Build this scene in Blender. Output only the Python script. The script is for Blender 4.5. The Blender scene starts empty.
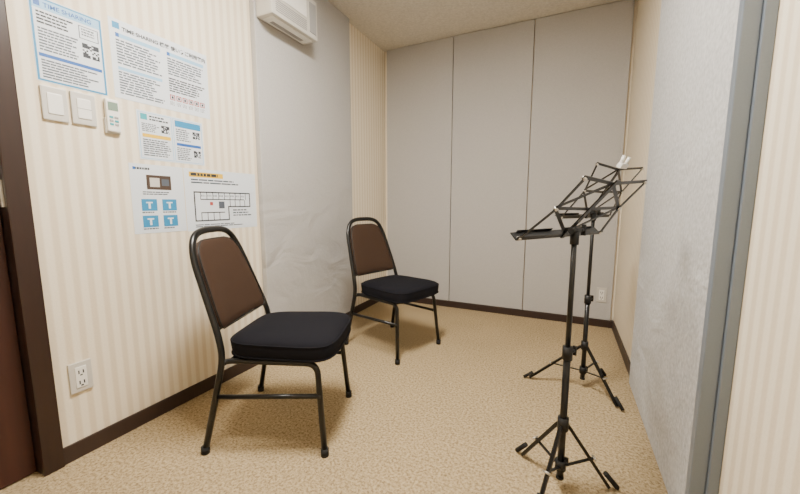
import bpy,math,bmesh,random
from mathutils import Vector,Matrix
random.seed(4)
SC=bpy.context.scene
# ------------------------------------------------------------ materials
def newmat(name):
    m=bpy.data.materials.new(name);m.use_nodes=True
    return m,m.node_tree.nodes,m.node_tree.links,m.node_tree.nodes['Principled BSDF']
def simple(name,col,rough=.5,metal=0,spec=.5,noise=0,nscale=200,bump=0,emit=0):
    m,n,l,b=newmat(name)
    b.inputs['Base Color'].default_value=(*col,1);b.inputs['Roughness'].default_value=rough
    b.inputs['Metallic'].default_value=metal;b.inputs['Specular IOR Level'].default_value=spec
    tc=n.new('ShaderNodeTexCoord');nz=n.new('ShaderNodeTexNoise');nz.inputs['Scale'].default_value=nscale;nz.inputs['Detail'].default_value=3
    l.new(tc.outputs['Object'],nz.inputs['Vector'])
    mx=n.new('ShaderNodeMix');mx.data_type='RGBA'
    k=noise
    mx.inputs['A'].default_value=(*[c*(1-k) for c in col],1);mx.inputs['B'].default_value=(*[min(1,c*(1+k)) for c in col],1)
    l.new(nz.outputs['Fac'],mx.inputs['Factor']);l.new(mx.outputs['Result'],b.inputs['Base Color'])
    if bump:
        bp=n.new('ShaderNodeBump');bp.inputs['Strength'].default_value=bump;bp.inputs['Distance'].default_value=.002
        l.new(nz.outputs['Fac'],bp.inputs['Height']);l.new(bp.outputs['Normal'],b.inputs['Normal'])
    if emit:
        b.inputs['Emission Color'].default_value=(*col,1);b.inputs['Emission Strength'].default_value=emit
    return m
def stripe_mat():
    m,n,l,b=newmat('striped_wallpaper')
    tc=n.new('ShaderNodeTexCoord');sp=n.new('ShaderNodeSeparateXYZ');l.new(tc.outputs['Object'],sp.inputs[0])
    ad=n.new('ShaderNodeMath');ad.operation='ADD';l.new(sp.outputs['X'],ad.inputs[0]);l.new(sp.outputs['Y'],ad.inputs[1])
    mu=n.new('ShaderNodeMath');mu.operation='MULTIPLY';mu.inputs[1].default_value=2*math.pi/.045;l.new(ad.outputs[0],mu.inputs[0])
    si=n.new('ShaderNodeMath');si.operation='SINE';l.new(mu.outputs[0],si.inputs[0])
    r=n.new('ShaderNodeMapRange');r.interpolation_type='SMOOTHSTEP';r.inputs['From Min'].default_value=-.7;r.inputs['From Max'].default_value=.5;l.new(si.outputs[0],r.inputs['Value'])
    nz=n.new('ShaderNodeTexNoise');nz.inputs['Scale'].default_value=120;nz.inputs['Detail'].default_value=4;l.new(tc.outputs['Object'],nz.inputs['Vector'])
    mx=n.new('ShaderNodeMix');mx.data_type='RGBA';mx.inputs['A'].default_value=(.725,.625,.465,1);mx.inputs['B'].default_value=(.84,.76,.61,1)
    l.new(r.outputs['Result'],mx.inputs['Factor'])
    m2=n.new('ShaderNodeMix');m2.data_type='RGBA';m2.blend_type='MULTIPLY';m2.inputs['Factor'].default_value=.10
    l.new(mx.outputs['Result'],m2.inputs['A']);l.new(nz.outputs['Fac'],m2.inputs['B']);l.new(m2.outputs['Result'],b.inputs['Base Color'])
    bp=n.new('ShaderNodeBump');bp.inputs['Strength'].default_value=.25;bp.inputs['Distance'].default_value=.002;l.new(nz.outputs['Fac'],bp.inputs['Height']);l.new(bp.outputs['Normal'],b.inputs['Normal'])
    b.inputs['Roughness'].default_value=.7
    return m
def panel_mat(name,col,wr,fs=160,con=.13):
    m,n,l,b=newmat(name)
    tc=n.new('ShaderNodeTexCoord')
    n1=n.new('ShaderNodeTexNoise');n1.inputs['Scale'].default_value=fs;n1.inputs['Detail'].default_value=4;l.new(tc.outputs['Object'],n1.inputs['Vector'])
    mp=n.new('ShaderNodeMapping');mp.inputs['Scale'].default_value=(1,1,1.5);l.new(tc.outputs['Object'],mp.inputs['Vector'])
    n2=n.new('ShaderNodeTexNoise');n2.inputs['Scale'].default_value=2.8;n2.inputs['Detail'].default_value=3;n2.inputs['Roughness'].default_value=.42;n2.inputs['Distortion'].default_value=1.1;l.new(mp.outputs[0],n2.inputs['Vector'])
    mx=n.new('ShaderNodeMix');mx.data_type='RGBA';mx.inputs['A'].default_value=(*[c*(1-con) for c in col],1);mx.inputs['B'].default_value=(*[min(1,c*(1+con)) for c in col],1)
    l.new(n1.outputs['Fac'],mx.inputs['Factor'])
    l.new(mx.outputs['Result'],b.inputs['Base Color'])
    # creases get stronger towards the floor
    sp=n.new('ShaderNodeSeparateXYZ');l.new(tc.outputs['Object'],sp.inputs[0])
    r=n.new('ShaderNodeMapRange');r.inputs['From Min'].default_value=1.6;r.inputs['From Max'].default_value=.5;r.inputs['To Min'].default_value=.2;r.inputs['To Max'].default_value=1;l.new(sp.outputs['Z'],r.inputs['Value'])
    mu=n.new('ShaderNodeMath');mu.operation='MULTIPLY';l.new(n2.outputs['Fac'],mu.inputs[0]);l.new(r.outputs['Result'],mu.inputs[1])
    b1=n.new('ShaderNodeBump');b1.inputs['Strength'].default_value=wr;b1.inputs['Distance'].default_value=.09;l.new(mu.outputs[0],b1.inputs['Height'])
    b2=n.new('ShaderNodeBump');b2.inputs['Strength'].default_value=.5;b2.inputs['Distance'].default_value=.003;l.new(n1.outputs['Fac'],b2.inputs['Height']);l.new(b1.outputs['Normal'],b2.inputs['Normal'])
    l.new(b2.outputs['Normal'],b.inputs['Normal']);b.inputs['Roughness'].default_value=.85
    return m
def carpet_mat():
    m,n,l,b=newmat('loop_carpet')
    tc=n.new('ShaderNodeTexCoord')
    n1=n.new('ShaderNodeTexNoise');n1.inputs['Scale'].default_value=95;n1.inputs['Detail'].default_value=5;n1.inputs['Roughness'].default_value=.75;l.new(tc.outputs['Object'],n1.inputs['Vector'])
    n2=n.new('ShaderNodeTexNoise');n2.inputs['Scale'].default_value=3;n2.inputs['Detail'].default_value=4;l.new(tc.outputs['Object'],n2.inputs['Vector'])
    cr=n.new('ShaderNodeValToRGB');e=cr.color_ramp.elements
    e[0].position=.36;e[0].color=(.20,.142,.075,1);e[1].position=.63;e[1].color=(.55,.43,.265,1)
    x=e.new(.5);x.color=(.40,.302,.172,1)
    l.new(n1.outputs['Fac'],cr.inputs['Fac'])
    m2=n.new('ShaderNodeMix');m2.data_type='RGBA';m2.blend_type='MULTIPLY';m2.inputs['Factor'].default_value=.2
    l.new(cr.outputs['Color'],m2.inputs['A']);l.new(n2.outputs['Fac'],m2.inputs['B']);l.new(m2.outputs['Result'],b.inputs['Base Color'])
    bp=n.new('ShaderNodeBump');bp.inputs['Strength'].default_value=.5;bp.inputs['Distance'].default_value=.004;l.new(n1.outputs['Fac'],bp.inputs['Height']);l.new(bp.outputs['Normal'],b.inputs['Normal'])
    b.inputs['Roughness'].default_value=.95;b.inputs['Specular IOR Level'].default_value=.1
    return m
def wood_mat(name,c1,c2,rough=.4):
    m,n,l,b=newmat(name)
    tc=n.new('ShaderNodeTexCoord');mp=n.new('ShaderNodeMapping');mp.inputs['Scale'].default_value=(30,30,1.5);l.new(tc.outputs['Object'],mp.inputs['Vector'])
    nz=n.new('ShaderNodeTexNoise');nz.inputs['Scale'].default_value=2;nz.inputs['Detail'].default_value=5;l.new(mp.outputs[0],nz.inputs['Vector'])
    mx=n.new('ShaderNodeMix');mx.data_type='RGBA';mx.inputs['A'].default_value=(*c1,1);mx.inputs['B'].default_value=(*c2,1)
    l.new(nz.outputs['Fac'],mx.inputs['Factor']);l.new(mx.outputs['Result'],b.inputs['Base Color']);b.inputs['Roughness'].default_value=rough
    return m
M_wall=stripe_mat();M_carpet=carpet_mat()
M_panel=panel_mat('acoustic_felt',(.44,.427,.415),.06);M_panelL=panel_mat('acoustic_felt_wrinkled',(.42,.41,.40),.30)
M_panelR=panel_mat('acoustic_felt_fuzzy',(.43,.432,.435),.24,fs=70,con=.40)
M_ceil=simple('ceiling_board',(.66,.625,.555),.9,noise=.25,nscale=60,bump=.9)
M_door=wood_mat('door_veneer',(.030,.008,.006),(.05,.014,.010));M_frame=wood_mat('dark_wood_trim',(.016,.008,.006),(.03,.013,.010),.35)
M_base=wood_mat('baseboard_vinyl',(.026,.014,.011),(.036,.020,.016),.45)
M_white=simple('white_plastic',(.78,.77,.73),.35,noise=.02);M_cream=simple('cream_plastic',(.54,.52,.48),.4,noise=.02)
M_grey=simple('grey_plastic',(.30,.30,.30),.4,noise=.02);M_alu=simple('blue_grey_aluminium',(.19,.225,.27),.4,metal=.3,noise=.05)
M_black=simple('black_enamel',(.006,.006,.006),.3,noise=.1,spec=.4);M_blackp=simple('black_plastic',(.008,.008,.008),.5,noise=.1,spec=.35)
M_rubber=simple('rubber',(.012,.012,.012),.8,noise=.1,spec=.3)
M_fabric=simple('black_seat_fabric',(.006,.006,.009),.9,spec=.15,noise=.35,nscale=350,bump=.5)
M_vinyl=simple('brown_vinyl',(.036,.018,.010),.5,noise=.15,nscale=160,bump=.25,spec=.35)
M_paper=simple('paper',(.66,.71,.77),.45,noise=.01);M_blue=simple('ink_blue',(.015,.10,.38),.5,noise=.03)
M_cyan=simple('ink_cyan',(.02,.22,.44),.5,noise=.03);M_lblue=simple('ink_pale_blue',(.28,.50,.72),.5,noise=.02)
M_ink=simple('ink_dark',(.02,.025,.035),.6,noise=.05);M_ink2=simple('ink_grey',(.07,.085,.11),.6,noise=.05);M_red=simple('ink_red',(.38,.05,.04),.6,noise=.03)
M_yel=simple('ink_yellow',(.70,.44,.02),.6,noise=.03);M_teal=simple('ink_teal',(.03,.32,.38),.6,noise=.03);M_brn=simple('ink_brown',(.05,.03,.02),.6,noise=.1)
M_lcd=simple('lcd',(.18,.25,.20),.25,noise=.02);M_steel=simple('steel',(.6,.58,.54),.3,metal=1,noise=.03)
M_lamp=simple('lamp_diffuser',(1,.93,.825),.5,emit=178)
# ------------------------------------------------------------ mesh builder
class MB:
    def __init__(s,name):
        s.name=name;s.bm=bmesh.new();s.mats=[]
    def mi(s,m):
        if m not in s.mats:s.mats.append(m)
        return s.mats.index(m)
    def box(s,lo,hi,mat,bev=0,M=None):
        c=(Vector(lo)+Vector(hi))/2;d=Vector(hi)-Vector(lo)
        T=Matrix.Translation(c)@Matrix.Diagonal((d.x,d.y,d.z,1))
        if M is not None:T=M@T
        g=bmesh.ops.create_cube(s.bm,size=1,matrix=T)
        fs=set(f for v in g['verts'] for f in v.link_faces)
        k=s.mi(mat)
        for f in fs:f.material_index=k
        if bev:
            es=set(e for v in g['verts'] for e in v.link_edges)
            r=bmesh.ops.bevel(s.bm,geom=list(es),offset=bev,segments=2,profile=.6,affect='EDGES')
            for f in r['faces']:f.material_index=k
    def rings(s,rings,mat,cap=True,closed=False,smooth=True):
        k=s.mi(mat);R=[[s.bm.verts.new(p) for p in r] for r in rings];n=len(R[0])
        m=len(R)
        for i in range(m if closed else m-1):
            a=R[i];b=R[(i+1)%m]
            for j in range(n):
                f=s.bm.faces.new((a[j],a[(j+1)%n],b[(j+1)%n],b[j]));f.material_index=k;f.smooth=smooth
        if cap and not closed:
            for r in (R[0],R[-1]):
                f=s.bm.faces.new(r);f.material_index=k;f.smooth=False
    def tube(s,pts,r,mat,closed=False,seg=10,r2=None,up=None):
        pts=[Vector(p) for p in pts];n=len(pts);T=[]
        for i in range(n):
            a=pts[i-1] if (i>0 or closed) else pts[i];b=pts[(i+1)%n] if (i<n-1 or closed) else pts[i]
            T.append((b-a).normalized())
        u=Vector(up) if up else (Vector((0,0,1)) if abs(T[0].z)<.9 else Vector((1,0,0)))
        N=(u-T[0]*u.dot(T[0])).normalized();rs=[]
        for i in range(n):
            N=(N-T[i]*N.dot(T[i])).normalized();B=T[i].cross(N)
            ra=r;rb=r2 if r2 else r
            rs.append([pts[i]+N*math.cos(2*math.pi*j/seg)*ra+B*math.sin(2*math.pi*j/seg)*rb for j in range(seg)])
        s.rings(rs,mat,closed=closed)
    def flat(s,a,b,w,t,mat,side):
        a=Vector(a);b=Vector(b);d=(b-a).normalized();sd=Vector(side);sd=(sd-d*sd.dot(d)).normalized();nn=d.cross(sd)
        rs=[]
        for p in (a,b):
            rs.append([p+sd*w/2+nn*t/2,p-sd*w/2+nn*t/2,p-sd*w/2-nn*t/2,p+sd*w/2-nn*t/2])
        s.rings(rs,mat,smooth=False)
    def done(s,M=None):
        bmesh.ops.recalc_face_normals(s.bm,faces=s.bm.faces)
        me=bpy.data.meshes.new(s.name);s.bm.to_mesh(me);s.bm.free()
        for m in s.mats:me.materials.append(m)
        o=bpy.data.objects.new(s.name,me);SC.collection.objects.link(o)
        if M is not None:o.matrix_world=M
        return o
def rounded(pts,r,seg=6,closed=False):
    pts=[Vector(p) for p in pts];n=len(pts);out=[]
    for i in range(n):
        if not closed and i in(0,n-1):out.append(pts[i]);continue
        p=pts[i];a=pts[i-1];b=pts[(i+1)%n]
        ra=min(r,(a-p).length*.48);rb=min(r,(b-p).length*.48)
        A=p+(a-p).normalized()*ra;B=p+(b-p).normalized()*rb
        for k in range(seg+1):
            t=k/seg;out.append(A*(1-t)**2+p*2*t*(1-t)+B*t*t)
    return out
def quick(name,lo,hi,mat,bev=0):
    b=MB(name);b.box(lo,hi,mat,bev);return b.done()
# ------------------------------------------------------------ room
XL,XR,YB,YF,H=-1.70,.395,3.22,-.9,2.49
quick('floor',(XL-.2,YF-.1,-.1),(XR+.1,YB+.1,0),M_carpet)
quick('ceiling',(XL-.2,YF-.1,H),(XR+.1,YB+.1,H+.1),M_ceil)
quick('wall_back',(XL-.1,YB,0),(XR+.1,YB+.1,H),M_wall)
quick('wall_front',(XL-.1,YF-.1,0),(XR+.1,YF,H),M_wall)
quick('wall_right',(XR,YF,0),(XR+.1,YB,H),M_wall)
b=MB('wall_left')
b.box((XL-.1,.55,0),(XL,YB,H),M_wall);b.box((XL-.1,-.42,2.06),(XL,.55,H),M_wall);b.box((XL-.1,YF,0),(XL,-.42,H),M_wall);b.done()
b=MB('door_1')
b.box((XL-.075,-.365,.005),(XL-.04,.488,2.005),M_door,.002)
b.box((XL-.045,.42,.98),(XL-.033,.47,1.13),M_white,.003)
b.tube([(XL-.04,.445,1.03),(XL+.0,.445,1.03)],.01,M_steel);b.tube(rounded([(XL-.0,.445,1.03),(XL+.004,.44,1.03),(XL+.004,.34,1.03)],.02),.009,M_steel)
b.done()
b=MB('trim_1')
b.box((XL-.1,.49,0),(XL+.018,.55,2.06),M_frame,.004);b.box((XL-.1,-.42,0),(XL+.018,-.36,2.06),M_frame,.004);b.box((XL-.1,-.36,2.01),(XL+.018,.49,2.06),M_frame,.004)
b.box((XL-.012,.483,.99),(XL-.002,.4905,1.08),M_steel);b.done()
bh=.068
quick('baseboard_left',(XL,.55,0),(XL+.010,YB-.010,bh),M_base,.002)
quick('baseboard_back',(XL,YB-.038,0),(XR,YB,bh-.01),M_base,.002)
quick('baseboard_right',(XR-.010,YF,0),(XR,YB-.038,bh),M_base,.002)
# panels
quick('acoustic_panel',(XL+.001,1.56,bh),(XL+.04,2.54,H-.004),M_panelL,.006)
xs=[-1.665,-.987,-.305,.375]
for i in range(3):quick('acoustic_panel',(xs[i]+.003,YB-.03,bh-.008),(xs[i+1]-.003,YB-.0005,H-.004),M_panel,.004)
quick('acoustic_panel',(.345,1.125,bh),(XR-.001,2.07,H-.004),M_panelR,.008)
b=MB('trim_2');b.box((.338,1.095,0),(.372,1.124,H),M_alu,.003);b.box((.372,1.085,0),(.3945,1.124,H),M_alu,.002);b.done()
# ceiling lamp
b=MB('ceiling_light');b.box((-.85,.55,H-.05),(-.45,1.4,H),M_white,.004);b.box((-.79,.62,H-.056),(-.51,1.32,H-.0505),M_lamp);b.done()
# wall-mounted unit
b=MB('wall_air_conditioner')
x0=XL+.0405
b.box((x0,1.57,2.06),(-1.535,1.97,2.30),M_cream,.012)
b.box((-1.5355,1.60,2.16),(-1.531,1.86,2.27),M_white,.002);
for i in range(6):b.box((-1.537,1.60,2.085+i*.011),(-1.533,1.86,2.089+i*.011),M_grey)
b.box((-1.536,1.89,2.09),(-1.531,1.95,2.27),M_grey,.002)
b.box((x0+.02,1.60,2.056),(-1.56,1.94,2.061),M_white,.001);b.box((x0+.035,1.64,2.054),(x0+.06,1.90,2.0565),M_grey)
b.done()
# switches, remote, outlets
def switch(y0,y1,z0,z1,n):
    b=MB('light_switch');b.box((XL,y0,z0),(XL+.010,y1,z1),M_cream,.004)
    cy=(y0+y1)/2
    b.box((XL+.008,cy-.022,z0+.022),(XL+.013,cy+.022,z1-.022),M_white,.003)
    for i in range(1,n):
        z=z0+.022+(z1-z0-.044)*i/n;b.box((XL+.0125,cy-.022,z-.001),(XL+.0135,cy+.022,z+.001),M_grey)
    b.done()
switch(.611,.684,1.30,1.418,1);switch(.694,.770,1.302,1.420,2)
b=MB('remote_control');b.box((XL,.795,1.285),(XL+.012,.85,1.345),M_cream,.004);b.box((XL+.003,.799,1.292),(XL+.022,.846,1.42),M_white,.006)
b.box((XL+.0215,.805,1.375),(XL+.0235,.840,1.408),M_lcd,.001)
for i in range(3):
    for j in range(2):b.box((XL+.0215,.807+j*.018,1.345-i*.014),(XL+.0245,.820+j*.018,1.353-i*.014),M_grey if (i+j)%2 else M_teal,.001)
b.done()
def outlet(M):
    b=MB('power_outlet');b.box((-.036,-.06,0),(.036,.06,.009),M_cream,.003,);b.box((-.018,-.042,.006),(.018,.042,.012),M_white,.002)
    for s in(-.021,.021):
        for x in(-.007,.007):b.box((x-.002,s-.007,.011),(x+.002,s+.007,.0128),M_ink)
        b.box((-.004,s-.015,.011),(.004,s-.010,.0128),M_ink)
    return b.done(M)
outlet(Matrix.Translation((XL,.63,.325))@Matrix(((0,0,1,0),(1,0,0,0),(0,1,0,0),(0,0,0,1))))
outlet(Matrix.Translation((.297,YB-.03,.268))@Matrix(((1,0,0,0),(0,0,-1,0),(0,1,0,0),(0,0,0,1))))
# posters
def poster(name,y0,y1,z0,z1,rects,texts=()):
    b=MB(name);w=y1-y0;hh=z1-z0
    b.box((XL,y0,z0),(XL+.001,y1,z1),M_paper)
    for i,(u0,v0,u1,v1,m) in enumerate(rects):
        t=XL+.0012+.0000008*i+(.0004 if i>0 else 0)
        b.box((XL+.0005,y0+u0*w,z1-v1*hh),(t,y0+u1*w,z1-v0*hh),m)
    o=b.done()
    for (u,v,size,txt,m) in texts:
        c=bpy.data.curves.new('lettering','FONT');c.body=txt;c.size=size;c.offset=size*.02;c.materials.append(m)
        t=bpy.data.objects.new('lettering',c);SC.collection.objects.link(t)
        t.matrix_world=Matrix.Translation((XL+.0022,y0+u*w,z1-v*hh))@Matrix(((0,0,1,0),(1,0,0,0),(0,1,0,0),(0,0,0,1)))
        t.parent=o
    return o
def lines(u0,v0,u1,v1,n,m=M_ink2,fill=.5,ragged=.3):
    out=[];dv=(v1-v0)/n
    for i in range(n):
        v=v0+i*dv;u=u0;end=u1-random.random()*ragged*(u1-u0)
        while u<end:
            l=random.uniform(.06,.2)*(u1-u0);e=min(u+l,end);out.append((u,v,e,v+dv*fill,m));u=e+.010
    return out
def qr(u0,v0,s,asp):
    out=[];n=9
    for i in range(n):
        for j in range(n):
            c=(i<3 and j<3)or(i>5 and j<3)or(i<3 and j>5)
            if c or random.random()<.5:out.append((u0+i*s/n,v0+j*s*asp/n,u0+(i+1)*s/n,v0+(j+1)*s*asp/n,M_ink))
    return out
def frame(u0,v0,u1,v1,t,ta,m):
    return[(u0,v0,u1,v0+ta,m),(u0,v1-ta,u1,v1,m),(u0,v0,u0+t,v1,m),(u1-t,v0,u1,v1,m)]
r=frame(.01,.01,.99,.99,.03,.022,M_cyan)+[(.04,.03,.96,.14,M_lblue),(.06,.05,.14,.115,M_blue)]
r+=lines(.08,.17,.6,.33,4,M_ink)+frame(.64,.17,.93,.33,.012,.008,M_ink2)+lines(.68,.2,.9,.3,3,M_ink2)
r+=lines(.08,.36,.62,.64,8)+[(.06,.66,.94,.70,M_blue)]+lines(.08,.73,.9,.96,7)+qr(.67,.38,.25,.72)
poster('notice_poster',.61,.82,1.432,1.72,r,[(.18,.110,.021,'TIME SHARING',M_blue)])
r=[(.03,.04,.09,.12,M_cyan)]+[(.05,.17,.46,.22,M_lblue),(.53,.17,.95,.22,M_lblue),(.05,.17,.08,.22,M_blue),(.53,.17,.56,.22,M_blue)]
r+=lines(.05,.25,.47,.57,9,M_ink2)+[(.05,.59,.46,.63,M_lblue)]+lines(.05,.65,.47,.95,9,M_ink2)+lines(.53,.25,.95,.5,7,M_ink2)+lines(.53,.53,.95,.74,6,M_ink)
for i in range(6):
    u=.53+i*.07;r+=frame(u,.77,u+.055,.845,.008,.011,M_red)+[(u+.018,.79,u+.038,.825,M_ink)]
    r+=lines(u,.87,u+.055,.93,3,M_ink2)
poster('guide_poster',.845,1.27,1.437,1.75,r,[(.11,.125,.0215,'TIME SHARING 機器 使い方ご利用案内',M_ink)])
r=frame(.02,.03,.49,.97,.008,.011,M_lblue)+frame(.51,.03,.98,.97,.008,.011,M_lblue)+[(.05,.06,.14,.18,M_teal),(.54,.06,.96,.2,M_cyan),(.06,.46,.46,.53,M_yel)]
r+=lines(.17,.08,.45,.2,2,M_ink)+lines(.06,.25,.3,.43,5)+qr(.33,.24,.12,1.3)+lines(.06,.57,.46,.93,8)+lines(.55,.24,.78,.52,6)+qr(.82,.25,.12,1.3)+[(.55,.55,.95,.61,M_blue)]+lines(.55,.65,.78,.94,7)+qr(.82,.68,.12,1.3)
poster('wifi_poster',.918,1.222,1.196,1.408,r)
r=lines(.07,.05,.35,.10,1,M_ink,.6,0)+[(.06,.045,.10,.085,M_blue),(.28,.15,.74,.36,M_brn),(.34,.19,.52,.32,M_cream),(.56,.20,.70,.30,M_ink2)]
r+=lines(.2,.39,.8,.45,2,M_ink2)
for i in range(2):
    for j in range(2):
        u=.16+i*.38;v=.50+j*.24;r+=[(u,v,u+.28,v+.17,M_cyan),(u+.08,v+.04,u+.20,v+.06,M_paper),(u+.12,v+.04,u+.16,v+.14,M_paper)]+lines(u,v+.185,u+.28,v+.22,1,M_ink2)
poster('instruction_poster',.87,1.103,.868,1.176,r)
r=[(.06,.05,.50,.13,M_yel)]+lines(.08,.065,.46,.115,1,M_ink,.9,.1)+lines(.08,.16,.85,.25,2,M_ink2)
fp=[(.10,.36,.90,.38),(.10,.36,.115,.85),(.885,.36,.90,.62),(.55,.60,.90,.62),(.55,.60,.565,.85),(.10,.83,.565,.85),(.18,.48,.80,.495),(.18,.70,.5,.715)]
for i in range(9):fp.append((.18+i*.08,.36,.188+i*.08,.49))
for i in range(4):fp.append((.18+i*.08,.70,.188+i*.08,.84))
for i in range(4):fp.append((.58+i*.075,.495,.588+i*.075,.61))
r+=[(*q,M_ink) for q in fp]+[(.30,.53,.34,.585,M_red),(.42,.52,.50,.64,M_ink2)]+lines(.62,.66,.92,.8,3)+lines(.1,.90,.8,.96,2)
for i in range(8):r+=lines(.195+i*.08,.41,.245+i*.08,.45,1,M_ink2,.8,0)
poster('floor_plan_poster',1.107,1.54,.864,1.176,r)
# ------------------------------------------------------------ chair
def chair(ox,oy,ang):
    P=Matrix.Translation((ox,oy,0))@Matrix.Rotation(math.radians(ang),4,'Z')
    root=bpy.data.objects.new('banquet_chair',None);SC.collection.objects.link(root);root.matrix_world=P
    def fin(b):
        o=b.done();o.parent=root;return o
    b=MB('frame')
    side=[(0,.238,.010),(.082,.212,.39),(.068,.208,.48),(-.038,.176,.785),(-.060,.140,.862),(-.067,.078,.889)]
    pts=[(x,-y,z) for x,y,z in side]+[(x,y,z) for x,y,z in reversed(side)]
    b.tube(rounded(pts,.06,5),.012,M_black,seg=12,r2=.0145)
    for s in(-1,1):
        b.tube(rounded([(.485,s*.216,.010),(.455,s*.188,.372),(.085,s*.185,.372),(.072,s*.212,.365)],.045),.012,M_black,seg=12)
        b.tube([(.052,s*.223,.235),(.470,s*.2035,.245)],.0095,M_black,seg=10)
        for p in((0,s*.238),(.485,s*.216)):
            b.tube([(p[0]-.0003,p[1],0),(p[0],p[1],.03)],.016,M_rubber,seg=12)
    b.tube([(.43,-.188,.372),(.43,.188,.372)],.010,M_black);b.tube([(.10,-.188,.372),(.10,.188,.372)],.010,M_black)
    b.tube([(.058,-.20,.505),(.058,.20,.505)],.007,M_black)
    fin(b)
    def outline(z,inset):
        o=[];n=64
        for j in range(n):
            t=2*math.pi*j/n;c,s_=math.cos(t),math.sin(t);e=2/5.
            X=math.copysign(abs(c)**e,c);Y=math.copysign(abs(s_)**e,s_)
            x=.297+(.224-inset)*X;w=(.208+.013*X)-inset
            o.append((x,w*Y,z))
        return o
    b=MB('seat')
    prof=[(.380,.03),(.381,.012),(.386,.003),(.398,0),(.438,-.004),(.450,.001),(.459,.010),(.466,.028),(.471,.06),(.474,.11),(.475,.16),(.475,.19)]
    b.rings([outline(z,i) for z,i in prof],M_fabric)
    b.tube(outline(.447,-.0025),.0035,M_fabric,closed=True,seg=6);b.tube(outline(.393,-.001),.0035,M_fabric,closed=True,seg=6)
    fin(b)
    b=MB('backrest')
    prof=[(.497,.150,.004),(.500,.172,.012),(.510,.186,.018),(.535,.190,.021),(.59,.186,.022),(.65,.179,.023),(.71,.170,.023),(.76,.161,.022),(.797,.150,.020),(.823,.135,.018),(.840,.110,.015),(.849,.078,.009),(.851,.05,.004)]
    def xcf(z):return .063+(-.038-.063)*(z-.49)/.30 if z<.79 else -.038-(z-.79)*.28
    rs=[]
    for z,w,th in prof:
        xc=xcf(z);r_=[];n=40
        for j in range(n):
            t=2*math.pi*j/n;c,s_=math.cos(t),math.sin(t)
            X=math.copysign(abs(c)**.7,c);Y=math.copysign(abs(s_)**.45,s_)
            y=w*Y
            r_.append((xc+th*X-.018*(1-(y/.19)**2)+.006,y,z))
        rs.append(r_)
    b.rings(rs,M_vinyl)
    L=[]
    for z,w,th in prof[1:-1]:
        L.append((xcf(z)+th*.55-.018*(1-(w/.19)**2)+.006,w*.985,z))
    b.tube([(x,-y,z) for x,y,z in L]+[(x,y,z) for x,y,z in reversed(L)],.003,M_blackp,closed=True,seg=6)
    fin(b)
    return root
chair(-1.350,1.050,21.2)
chair(-1.306,2.221,-17.3)
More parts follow.
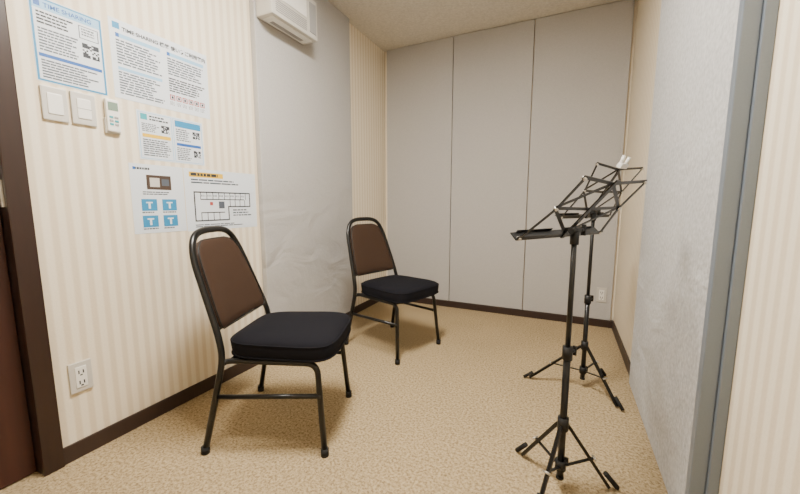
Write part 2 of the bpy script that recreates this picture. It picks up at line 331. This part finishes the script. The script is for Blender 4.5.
# ------------------------------------------------------------ music stand
def stand(cx,cy,feet,hub,low,ztop,ex,deskh,tilt,lipoff,wtop,clip=False):
    b=MB('music_stand');C=Vector((cx,cy,0));ex=Vector((*ex,0)).normalized();bk=Vector((ex.y,-ex.x,0));Z=Vector((0,0,1))
    c=lambda z:C+Z*z
    b.tube([c(low-.045),c(hub+.27)],.0115,M_black,seg=14);b.tube([c(hub+.25),c(ztop-.02)],.0085,M_black,seg=12)
    b.tube([c(hub+.24),c(hub+.285)],.0165,M_blackp,seg=14);b.tube([c(hub-.015),c(hub+.03)],.018,M_blackp,seg=14);b.tube([c(low-.015),c(low+.02)],.018,M_blackp,seg=14)
    b.tube([c(low-.05),c(low-.04)],.013,M_rubber,seg=12)
    zk=hub+.262
    b.tube([c(zk)+ex*.012,c(zk)+ex*.036],.006,M_blackp);b.flat(c(zk-.016)+ex*.040,c(zk+.016)+ex*.040,.012,.007,M_blackp,bk)
    b.tube([c(low)+ex*.012,c(low)+ex*.030],.006,M_blackp);b.flat(c(low-.014)+ex*.034,c(low+.014)+ex*.034,.012,.006,M_blackp,bk)
    for fx,fy in feet:
        F=Vector((fx,fy,0));d=(F-C);L=d.length;dr=d.normalized();sd=dr.cross(Z)
        top=c(hub)+dr*.018;foot=F+Z*.010
        for s in(-1,1):
            b.flat(top+sd*.005*s,foot+sd*.005*s-dr*.03,.011,.002,M_black,Z)
        b.flat(top+Z*.004,foot-dr*.03+Z*.004,.012,.0022,M_black,sd)
        b.tube([F-dr*.045+Z*(.010+(hub)*.045/L),F+Z*.0085],.0085,M_rubber,seg=10)
        mid=top.lerp(foot,.52)
        b.flat(c(low)+dr*.018,mid,.010,.004,M_black,sd)
        b.tube([mid-sd*.012,mid+sd*.012],.004,M_steel,seg=8)
    piv=c(ztop);b.tube([c(ztop-.045),c(ztop-.005)],.0135,M_blackp,seg=12);b.tube([piv-ex*.022,piv+ex*.022],.010,M_blackp,seg=12)
    b.tube([piv+ex*.022,piv+ex*.045],.006,M_blackp);b.flat(piv+ex*.048-Z*.018,piv+ex*.048+Z*.018,.013,.007,M_blackp,bk)
    t=math.radians(tilt);up=bk*math.cos(t)+Z*math.sin(t);nf=up.cross(ex)
    if nf.dot(bk)>0:nf=-nf
    O=piv+nf*.014+up*(-lipoff)
    p=lambda a,h_,o=0:O+ex*a+up*h_+nf*o
    w=.011;th=.0025
    b.flat(p(0,-.01),p(0,deskh),.018,.004,M_black,ex)
    for s in(-1,1):
        b.flat(p(0,0,.003),p(s*.225,0,.003),.016,.003,M_black,up)
        b.flat(p(0,-.007,.018),p(s*.225,-.007,.018),.030,.003,M_black,nf)
        b.flat(p(s*.03,-.002,.033),p(s*.20,-.002,.033),.010,.002,M_black,up)
        b.flat(p(s*.215,0,.002),p(s*.165,deskh*.52,.002),w,th,M_black,ex)
        b.flat(p(0,deskh*.50,.005),p(s*.17,deskh*.52,.005),w,th,M_black,up)
        b.flat(p(s*.165,deskh*.52,.002),p(s*wtop,deskh*.98,.002),w,th,M_black,ex)
        b.flat(p(0,deskh*.93,.005),p(s*(wtop+.005),deskh*1.0,.005),w,th,M_black,up)
        b.flat(p(0,deskh*.04,.006),p(s*.168,deskh*.52,.006),w,th,M_black,up)
        b.flat(p(0,deskh*.93,.006),p(s*.168,deskh*.52,.006),w,th,M_black,up)
        for q in((s*.215,0),(s*.167,deskh*.52),(s*wtop,deskh*.985)):
            b.tube([p(q[0],q[1],-.003),p(q[0],q[1],.009)],.005,M_steel,seg=8)
    if clip:
        b.box((-.03,-.012,-.012),(.03,.012,.012),M_white,.004,Matrix.Translation(p(.02,deskh+.0,.008))@Matrix((( *[ex[0],nf[0],up[0]],0),(*[ex[1],nf[1],up[1]],0),(*[ex[2],nf[2],up[2]],0),(0,0,0,1))))
        b.tube([p(-.0,deskh+.0,.01),p(.0,deskh+.045,.02)],.008,M_white);b.tube([p(.04,deskh+.0,.01),p(.045,deskh+.04,.015)],.007,M_white)
    return b.done()
stand(.03,1.25,[(-.128,1.375),(.215,1.329),(-.045,1.075)],.24,.09,.915,(.554,.832),.235,47,.04,.160)
stand(.13,2.05,[(-.168,2.025),(.301,1.882),(.257,2.25)],.235,.10,.96,(.554,.832),.29,58,.04,.20,True)
# ------------------------------------------------------------ world + camera
w=bpy.data.worlds.new('World');SC.world=w;w.use_nodes=True;w.node_tree.nodes['Background'].inputs[0].default_value=(.9,.85,.8,1);w.node_tree.nodes['Background'].inputs[1].default_value=.2
f=347.;a=math.atan(165/f);p=math.atan(43/f)
sa,ca,sp,cp=math.sin(a),math.cos(a),math.sin(p),math.cos(p)
cd=bpy.data.cameras.new('camera');cd.sensor_width=36;cd.lens=36*f/800;cd.clip_start=.02
cam=bpy.data.objects.new('camera',cd);SC.collection.objects.link(cam);SC.camera=cam
cam.matrix_world=Matrix(((ca,-sa*sp,sa*cp,0),(sa,ca*sp,-ca*cp,0),(0,cp,sp,1.0),(0,0,0,1)))
